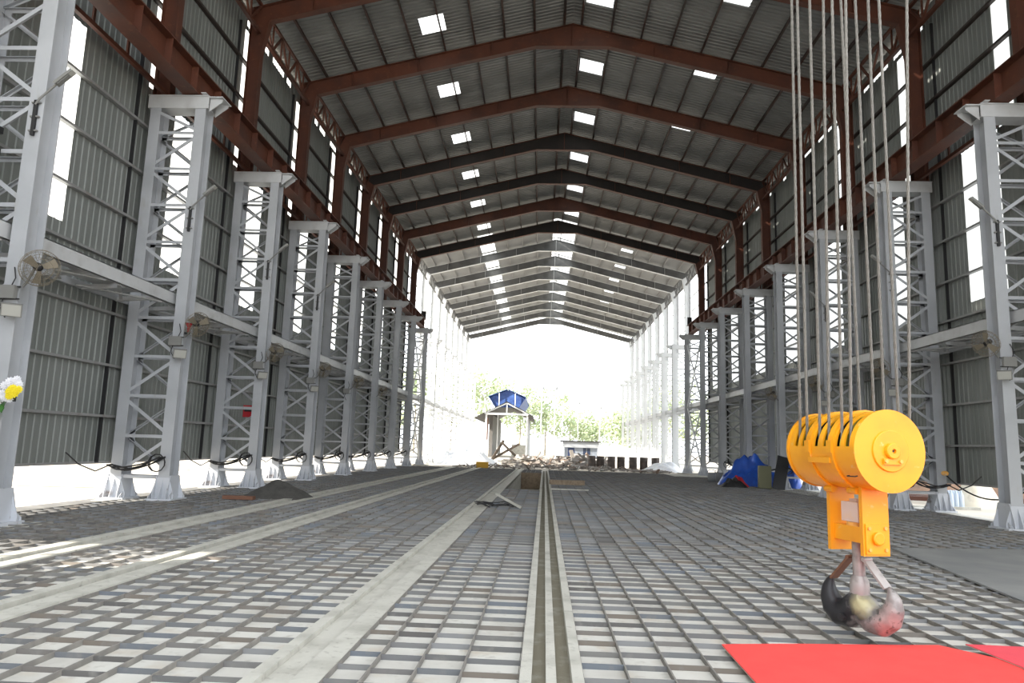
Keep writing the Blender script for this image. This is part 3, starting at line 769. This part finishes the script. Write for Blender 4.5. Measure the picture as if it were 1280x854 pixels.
# wire ropes
def ray(px, py): return (fw + rr*((px-640)/fpx) - uu*((py-427)/fpx))
def at_px(px, py, y):
    d = ray(px, py); return CAM + d*(y/d.y)
def rope(p0, p1, label):
    q = MB(); d = (p1-p0); L_ = d.length; d.normalize(); u = d.orthogonal().normalized(); w = d.cross(u); n = int(L_/.03)
    strands = 6; rad = .0135
    cr = []
    for i in range(n+1):
        a = i*.55; tw = a
        for j in range(strands*2):
            r_ = rad*(1.12 if j % 2 == 0 else .8); th = tw*.6 + math.pi*j/strands
            cr.append(p0 + d*(L_*i/n) + (u*math.cos(th)+w*math.sin(th))*r_)
    K = strands*2
    q.add(cr, [(i*K+j, i*K+(j+1)%K, (i+1)*K+(j+1)%K, (i+1)*K+j) for i in range(n) for j in range(K)])
    tag(q.build('wire_rope', 'rope'), label, 'rope', 'steel ropes above the hook block')
tops_l = [1057, 1040, 1029, 1012, 996.5, 989.5]
tops_r = [1133.5, 1098.5, 1085, 1069, 1051]
HW = lambda x, y, z: HC + LAT*x + AX*y + UP*z
xs_l = []
k = 0
for i, y in enumerate(slots):
    p0 = HW(-RS+.016, y, ZD+.02)
    p1 = at_px(tops_l[i], 0, p0.y); p1 = p0 + (p1-p0)*((13.2-p0.z)/(p1.z-p0.z))
    rope(p0, p1, 'steel rope from the near side of the yellow block, %s slot from the front' % ORD[i])
for i, y in enumerate(slots[:5]):
    p0 = HW(RS-.016, y, ZD+.02)
    p1 = at_px(tops_r[i], 0, p0.y); p1 = p0 + (p1-p0)*((13.2-p0.z)/(p1.z-p0.z))
    rope(p0, p1, 'steel rope behind the yellow block, %s from the %s' % (['first','second','third','fourth','fifth'][i], 'right'))

# ------------------------------------------------------------------ carpets
def carpet(name, poly, z, th, m, label):
    t = thing(name, label, 'carpet', (poly[0][0], poly[0][1], 0))
    o0 = Vector((poly[0][0], poly[0][1], 0))
    MB().prism([Vector((x,y,z+.006))-o0 for x, y in poly], (0,0,th-.006)).build('pile', m, t)
    MB().prism([Vector((x*1.0,y,z))-o0 for x, y in poly], (0,0,.006)).build('backing', 'backing', t)
carpet('red_carpet', [(.60,3.5),(3.3,3.5),(3.25,6.55),(2.72,7.2),(2.38,7.15),(1.35,7.03),(1.05,6.98),(.62,6.90)], .002, .016, 'carpet', 'bright red carpet laid on the steel grid below the hook')
carpet('red_carpet', [(2.75,3.5),(5.2,3.7),(5.3,7.3),(4.1,7.2),(2.98,7.22),(3.05,6.55),(2.9,5.2)], .020, .012, 'carpet2', 'pinkish red carpet overlapping the right edge of the bright red one')

# ------------------------------------------------------------------ things standing on the floor
def heap(name, m, loc, rx, ry, h, seed, label, cat, kind='thing', n=26, rough=.18, peak=1.6, parent=None, fold=0.):
    rg = random.Random(seed); v = []; f = []
    ph = [(rg.uniform(1,5), rg.uniform(1,5), rg.uniform(0,6)) for _ in range(7)]
    for i in range(n+1):
        for j in range(n):
            u = i/n; a = 2*math.pi*j/n
            e = 1 + rough*.7*math.sin(3*a+seed) + rough*.5*math.sin(5*a+2*seed)
            x, y = rx*u*math.cos(a)*e, ry*u*math.sin(a)*e
            z = h*(1-u**peak)
            z += (1-u)*h*rough*sum(math.sin(p*x*3/rx+q*y*3/ry+r_) for p, q, r_ in ph)/2.2 + fold*h*min(1,4*(1-u))*sum(1-2*abs(math.sin(p*x*2.2/rx-q*y*2.2/ry+r_)) for p, q, r_ in ph)/7
            v.append((x, y, max(0, z) if u < 1 else -.04))
    for i in range(n):
        for j in range(n): f.append((i*n+j, i*n+(j+1)%n, (i+1)*n+(j+1)%n, (i+1)*n+j))
    b = MB(); b.add(v, [q[::-1] for q in f], True); o = b.build(name, m, parent, loc)
    return tag(o, label, cat, None, kind)
heap('sand_pile', 'sandpile', (-9.05,21.9,-.04), 1.15, .9, .55, 3, 'small dark heap of sand beside the left rail curb', 'sand pile', peak=1.2, rough=.1)
b = MB(); b.box(-.45,.45,-.1,.1,0,.1); tag(b.build('brick_block', 'brick', None, (-9.75,20.6,0)), 'orange brown block lying in front of the dark sand heap', 'block')
b = MB()
rg = random.Random(8)
for i in range(14):
    a = Vector((rg.uniform(-.5,.5), rg.uniform(-.3,.3), rg.uniform(.0,.08))); d = Vector((rg.uniform(-1,1),rg.uniform(-.6,.6),rg.uniform(-.05,.15))).normalized()*rg.uniform(.3,.7); b.tube([a-d*.5+Vector((0,0,.03)), a+Vector((0,0,.06)), a+d*.5+Vector((0,0,.03))], .016, 5)
o = tag(b.build('scrap_heap', 'dark', None, (-2.3,21.2,.0)), 'dark tangle of scrap bars on the middle grid before the pit', 'scrap heap', None, 'stuff')
b = MB(); b.bar((-.3,.25,.35),(.45,-.35,.03),.06,.06); tag(b.build('timber_stick', 'curb', None, (-2.05,21.1,0)), 'pale stick leaning on the dark scrap tangle', 'stick')
b = MB(); b.box(-.85,.85,-.14,.14,0,.22); b.xform(Matrix.Rotation(R(8),4,'Z')); tag(b.build('timber_baulk', 'wood', None, (.25,35.0,.0)), 'brown timber baulk lying right of the gutter near the pit', 'timber')
b = MB(); b.box(-.8,.85,-.06,.06,0,.05); tag(b.build('pale_plank', 'curb', None, (.15,30.6,.0)), 'thin pale plank on the grid in front of the brown timber baulk', 'plank')

# right side clutter
tp = heap('blue_tarpaulin', 'tarp', (10.9,41.3,-.02), 1.75, 1.5, 1.7, 11, 'crumpled blue tarpaulin over a heap beside the right columns', 'tarpaulin', n=48, rough=.14, peak=1.7, fold=.22)
tp2 = heap('blue_tarpaulin', 'tarp', (12.45,39.6,-.02), .62, .7, 1.6, 5, 'smaller blue tarpaulin bulge right of the leaning dark board', 'tarpaulin', n=36, rough=.14, peak=2.2, fold=.22)
b = MB(); b.bar((0,0,0),(.42,.35,1.65),.62,.05,up=(0,-1,0)); tag(b.build('dark_board', 'dark', None, (11.05,37.2,.0)), 'dark board leaning against the column beside the blue tarpaulin', 'board')
b = MB(); b.bar((0,0,0),(.04,.1,1.15),.62,.3,up=(0,-1,0)); tag(b.build('olive_panel', 'olive', None, (10.55,37.8,.0)), 'olive green panel standing in front of the blue tarpaulin', 'panel')
heap('red_cloth', 'red', (9.55,39.2,-.01), .5, .4, .5, 21, 'red cloth bundle at the left end of the blue tarpaulin', 'cloth', rough=.3)
heap('dark_sack', 'dark', (9.15,38.5,-.01), .75, .45, .42, 22, 'dark sack lying in front of the red cloth bundle', 'sack', rough=.25)
for i, (x, y, lab) in enumerate(((9.35,44.2,'grey bucket left of the dark sack'),(10.0,45.0,'grey bucket behind the other grey bucket near the right columns'))):
    t = thing('bucket', lab, 'bucket', (x,y,0), 0, 'grey buckets')
    MB().lathe([(0,0),(.2,0),(.26,.55),(.24,.55),(.19,.05),(0,.05)], (0,0,0), (0,0,1), 18).build('body', 'bucket', t)
    MB().tube([(.25*math.cos(a*math.pi/8),0,.55+.2*math.sin(a*math.pi/8)) for a in range(9)], .012, 5).build('handle', 'dark', t)
for i, (x, y, r_) in enumerate(((10.1,26.0,.36),(9.75,25.7,.28),(10.45,26.6,.42))):
    heap('stone_block', 'curb', (x,y,-.03), r_, r_*.8, r_*1.5, 30+i, ['pale broken stone behind the hook block, the middle one','pale broken stone behind the hook block, the smallest one','pale broken stone behind the hook block, the largest one'][i], 'stone', n=12, rough=.35, peak=4)
b = MB()
for j in range(9):
    rr_ = .26+.02*math.sin(j); b.tube([(rr_*math.cos(a*.42+j), rr_*math.sin(a*.42+j)*.9, .06+.05*j+.03*math.sin(a+j)) for a in range(16)], .025, 5)
tag(b.build('cable_coil', 'black', None, (11.55,26.3,-.02)), 'coil of black cable on the floor behind the yellow hook block', 'cable coil')
b = MB(); b.bar((0,0,0),(.35,.2,.85),.18,.12,up=(0,-1,0)); tag(b.build('rusty_post', 'rust', None, (10.85,26.1,0)), 'short rusty post leaning beside the black cable coil', 'post')
heap('white_sack_heap', 'cream', (16.2,29.4,-.1), .85, .7, 1.15, 40, 'pale sack heap outside the gap under the right wall', 'sack', rough=.12, peak=2.6)
t = thing('bottle_pack', 'pack of pale blue water bottles outside the right wall beside the sacks', 'bottles', (15.1,28.9,-.1))
for i in range(4):
    for j in range(3):
        MB().lathe([(0,0),(.085,0),(.09,.05),(.085,.5),(.04,.62),(.035,.68),(0,.68)], (i*.19-.3,j*.19,0), (0,0,1), 10).build('bottle', 'bottle', t)
heap('earth_mound', 'mound', (22.5,40,-.1), 4.6, 2.2, 1.75, 41, 'brown earth mound outside the right wall', 'earth mound', n=40, rough=.2, peak=2.2)
for i in range(3):
    b = MB(); b.bar((14.6+.2*i,31.5+.9*i,.0+.10),(23,29.8+.9*i,.10),.2,.18); tag(b.build('rusty_beam', 'rust', None), '%s rusty beam lying outside the right wall' % ['nearest','middle','farthest'][i], 'beam', 'rusty beams outside the right wall')
b = MB(); b.box(-1.4,1.4,-.12,.12,0,.1); tag(b.build('pale_sill_timber', 'curb', None, (14.2,28.2,-.1)), 'pale timber lying under the gap of the right wall', 'timber')
# left outside
heap('earth_mound', 'mound', (-30.5,43,-.1), 2.6, 1.6, 1.5, 50, 'brown earth mound seen under the left wall sheeting', 'earth mound', n=30, rough=.2)
heap('sand_mound', 'dirt', (-24.5,38,-.1), 4.0, 2.4, 1.5, 51, 'large pale sand mound outside under the left wall sheeting', 'sand mound', n=30, rough=.15)
b = MB(); b.bar((-30,23.0,.12),(-15.5,24.3,.12),.3,.2); tag(b.build('long_timber', 'cream', None), 'long pale timber lying on the sand outside the left wall', 'timber')

# ------------------------------------------------------------------ beyond the bed: rubble, drums, cabin, small shed
rg = random.Random(12)
def rubble(name, x0, x1, y0, y1, n, hmax, label, big=.5):
    b = MB()
    for i in range(n):
        u = rg.random(); x = x0+(x1-x0)*u; y = rg.uniform(y0,y1); h = hmax*math.sin(math.pi*min(max(u,.05),.95))*rg.random()
        l = rg.uniform(.12,big); d = Vector((rg.uniform(-1,1),rg.uniform(-.7,.7),rg.uniform(-.25,.25))).normalized()*l*rg.choice((1,1,2.4))
        b.bar(Vector((x,y,h))-d, Vector((x,y,h))+d, l*rg.uniform(.3,.9), l*rg.uniform(.15,.5))
    return tag(b.build(name, 'rubble'), label, 'rubble', None, 'stuff')
rubble('rubble_strip', -8, 10, 59.5, 63, 260, .25, 'strip of broken rubble along the far edge of the steel bed', .3)
rubble('rubble_heap', .6, 5.5, 69, 82, 320, 1.0, 'heap of broken timber and rubble before the white cabin', .6)
rubble('rubble_heap', -5.0, .2, 74, 91, 200, .7, 'scattered rubble before the small blue topped shed', .5)
heap('rubble_mound', 'rubble', (3.0,75,-.1), 2.6, 3.2, .6, 61, 'pale rubble mound under the broken timber before the white cabin', 'rubble mound', n=30, rough=.2)
heap('white_sheet_heap', 'white', (-8.3,70,-.1), 3.0, 3.0, 1.6, 62, 'heap of white plastic sheeting at the far left end', 'plastic sheet', n=36, rough=.25)
heap('white_sheet_heap', 'white', (10.2,65.2,-.1), 2.0, 1.4, .75, 63, 'low heap of white sheeting at the far right end', 'plastic sheet', n=30, rough=.25)
b = MB(); b.box(-.5,.5,-.3,.3,0,.5)
for z in (.12,.28): b.box(-.52,.52,-.32,.32,z,z+.05)
tag(b.build('yellow_crate', 'crate', None, (-5.9,60.2,-.1)), 'yellow orange crate at the far edge of the bed', 'crate')
b = MB(); b.bar((-2.3,0,0),(1.4,.6,2.2),.35,.3); b.bar((-.9,0,2.4),(1.7,.3,.0),.35,.3); b.bar((-.6,.2,2.6),(-2.1,-.3,.0),.3,.3)
tag(b.build('timber_trestle', 'dark_wood', None, (-5.2,92,-.1)), 'crossed brown timbers standing before the small shed', 'timber trestle')
def drum(x, y, lab):
    t = MB(); t.lathe([(0,0),(.36,0),(.37,.03),(.36,.06),(.36,.42),(.375,.45),(.36,.48),(.36,.84),(.375,.87),(.36,.9),(.375,1.2),(.35,1.22),(.35,1.19),(0,1.18)], (0,0,0), (0,0,1), 18)
    return tag(t.build('steel_drum', 'drum', None, (x,y,-.1)), lab, 'drum', 'dark steel drums at the far end')
for i, x in enumerate((3.75,4.6,5.55,6.45,7.5,8.5,9.5)):
    drum(x, 67.5+.25*(i%2)-.2*i, 'dark steel drum, %s from the left in the far row' % ORD[i])
# cabin
cb = thing('site_cabin', 'small white flat roofed cabin with a dark door and window', 'cabin', (5.3,112,-.1))
b = MB(); b.box(-2.55,2.55,0,4,0,2.2); b.build('wall', 'cabin', cb)
b = MB(); b.box(-2.75,2.75,-.5,4.2,2.0,2.85); b.build('fascia', 'cabin_white', cb)
b = MB(); b.box(-3.2,2.95,-.8,4.5,2.85,3.03); b.build('roof', 'dark', cb)
b = MB(); b.box(-2.05,-1.05,-.06,0,0.05,1.95); d_ = b.build('door', 'door_blue', cb); MB().box(-1.75,-1.35,-.1,-.06,.1,.55).build('door_panel', 'white', d_)
b = MB(); b.box(.3,1.4,-.06,0,.95,1.95); w_ = b.build('window', 'glass_dark', cb); MB().box(.82,.88,-.08,-.06,.95,1.95).build('window_bar', 'bucket', w_)
b = MB()
for x in (-2.55,-.6,1.6,2.52): b.box(x,x+.04,-.03,0,0,2.0)
b.build('panel_joint', 'bucket', cb)
# small shed with blue monitor roof
sh = thing('small_shed', 'open gabled shed with a blue raised ridge beyond the far end', 'shed', (-6.6,115,-.1))
for x in (-3.3,-.9 if False else 3.3):
    for y in (0,10,20,30): MB().bar((x,y,0),(x,y,7.1),.28,.28,up=(0,1,0)).build('post', 'white_steel', sh)
MB().bar((-1.6,3,0),(-1.6,3,7.2),.16,.16,up=(0,1,0)).build('post', 'white_steel', sh)
for sg in (-1, 1):
    e = 5.3 if sg < 0 else 4.3; ze = 8.9 - 2.1*e/4.1
    MB().prism([(0,-.6,8.95),(sg*e,-.6,ze),(sg*e,32,ze),(0,32,8.95)], (0,0,.08)).build('roof_panel', 'shed_sheet', sh)
    MB().bar((0,-.4,8.75),(sg*3.6,-.4,7.0),.16,.18).build('rafter', 'white_steel', sh)
    MB().prism([(sg*.1,-.3,10.95),(sg*3.0,-.5,9.75),(sg*3.2,26,9.75),(sg*.1,26,10.95)], (0,0,.08)).build('monitor_roof', 'blue_roof', sh)
    MB().prism([(sg*3.0,-.3,9.75),(sg*1.9,0,8.1),(sg*1.9,26,8.1),(sg*3.0,26,9.75)], (sg*.06,0,0)).build('monitor_side', 'blue_roof', sh)
    MB().bar((sg*1.3,-.35,8.3),(sg*1.3,-.35,10.35),.13,.13,up=(0,1,0)).build('monitor_post', 'white_steel', sh)
MB().prism([(-2.9,.3,9.7),(0,.3,10.9),(2.9,.3,9.7),(1.9,.3,8.1),(-1.9,.3,8.1)], (0,.05,0)).build('monitor_end', 'blue_roof', sh)
MB().bar((-3.4,-.3,7.0),(3.4,-.3,7.0),.2,.3).build('tie_beam', 'white_steel', sh); MB().bar((0,-.3,7.0),(0,-.3,8.8),.16,.16,up=(0,1,0)).build('king_post', 'white_steel', sh)
MB().box(-3.1,-2.5,4,30,0,7.0).build('side_wall', 'shed_wall', sh); MB().box(-3.5,-3.15,1,3,2.8,6.4).build('rust_panel', 'brick', sh)
MB().box(-6.6,-3.6,4,4.3,0,2.2).build('low_wall', 'curb', sh); MB().box(.6,3.0,8,8.3,0,2.2).build('low_wall', 'curb', sh)
# utility masts
for i, (x, y, h) in enumerate(((-1.0,150,16),(1.8,150,16),(7.5,165,14),(12.5,165,13))):
    t = thing('utility_mast', 'thin pale mast among the trees, %s from the left' % ORD[i], 'mast', (x,y,-.1), 0, 'pale masts among the trees')
    MB().tube([(0,0,0),(0,0,h)], .12, 6).build('pole', 'white_steel', t); MB().bar((-.8,0,h-.4),(.8,0,h-.4),.12,.12).build('crossarm', 'white_steel', t)
    MB().lathe([(0,0),(.25,.1),(.25,.7),(0,.8)], (.3,0,h-2.0), (0,0,1), 8).build('insulator', 'bucket', t)

# trees
def tree(x, y, h, w, seed, lab):
    rg = random.Random(seed); t = thing('tree', lab, 'tree', (x,y,-.1), 0, 'trees beyond the shed')
    q = MB(); q.tube([(0,0,0),(.1,0,h*.35),(0,.1,h*.7)], [.22,.17,.08], 7)
    for i in range(5):
        a = rg.uniform(0,6.28); q.tube([(0,0,h*(.3+.08*i)),(math.cos(a)*w*.5,math.sin(a)*w*.5,h*(.5+.08*i))], [.08,.03], 5)
    q.build('trunk', 'trunk', t)
    q = MB()
    cl = [(Vector((rg.gauss(0,w*.32), rg.gauss(0,w*.32), h*rg.uniform(.35,.95))), rg.uniform(.14,.28)*w) for _ in range(22)]
    for c, r_ in cl:
        for _ in range(70):
            d = Vector((rg.gauss(0,1),rg.gauss(0,1),rg.gauss(0,1))).normalized()*r_*rg.uniform(.5,1.1)
            p = c + d; l = rg.uniform(.25,.5); n = Vector((rg.gauss(0,1),rg.gauss(0,1),rg.gauss(0,1)+.6)).normalized(); u = n.orthogonal().normalized()*l; w_ = n.cross(u)*.6
            q.add([p-u,p-w_,p+u,p+w_], [(0,1,2,3)])
    q.build('crown', 'leaf', t)
spec = [(-26,140,17,9),(-20,150,18,10),(-13.5,160,20,11),(-6,170,16,10),(0,165,15,9),(6,175,11,9),(13,180,12,10),(17,150,9,8),(21,160,12,9),(27,150,14,10),(34,140,15,10),(-34,120,16,10),(-30,95,12,8),(29,110,11,8),(33,85,12,8)]
for i, (x, y, h, w) in enumerate(spec):
    tree(x, y, h, w, 100+i, 'pale green leafy tree beyond the shed, %s from the left' % ['first','second','third','fourth','fifth','sixth','seventh','eighth','ninth','tenth','eleventh','twelfth','thirteenth','fourteenth','fifteenth'][sorted(range(len(spec)), key=lambda j: spec[j][0]/spec[j][1]).index(i)])

# ------------------------------------------------------------------ light
w = bpy.data.worlds.new('sky'); SC.world = w; w.use_nodes = True
bg = w.node_tree.nodes['Background']; bg.inputs[0].default_value = (.93,.965,1,1); bg.inputs[1].default_value = 3.2
sd = bpy.data.lights.new('sun', 'SUN'); sd.energy = 13; sd.angle = R(.8); sd.color = (1,.92,.80)
so = bpy.data.objects.new('sun', sd); COL.objects.link(so)
el, az = R(30.5), R(-30)
to_sun = Vector((-math.cos(el)*math.cos(az), math.cos(el)*math.sin(az), math.sin(el)))
so.rotation_euler = to_sun.to_track_quat('Z', 'Y').to_euler(); so.location = to_sun*60
SC.view_settings.view_transform = 'Standard'; SC.view_settings.look = 'None'; SC.view_settings.gamma = 1; SC.view_settings.use_curve_mapping = False
SC.view_settings.exposure = 0
SC.cycles.use_denoising = True
SC.cycles.max_bounces = 8; SC.cycles.diffuse_bounces = 5; SC.cycles.sample_clamp_indirect = 8
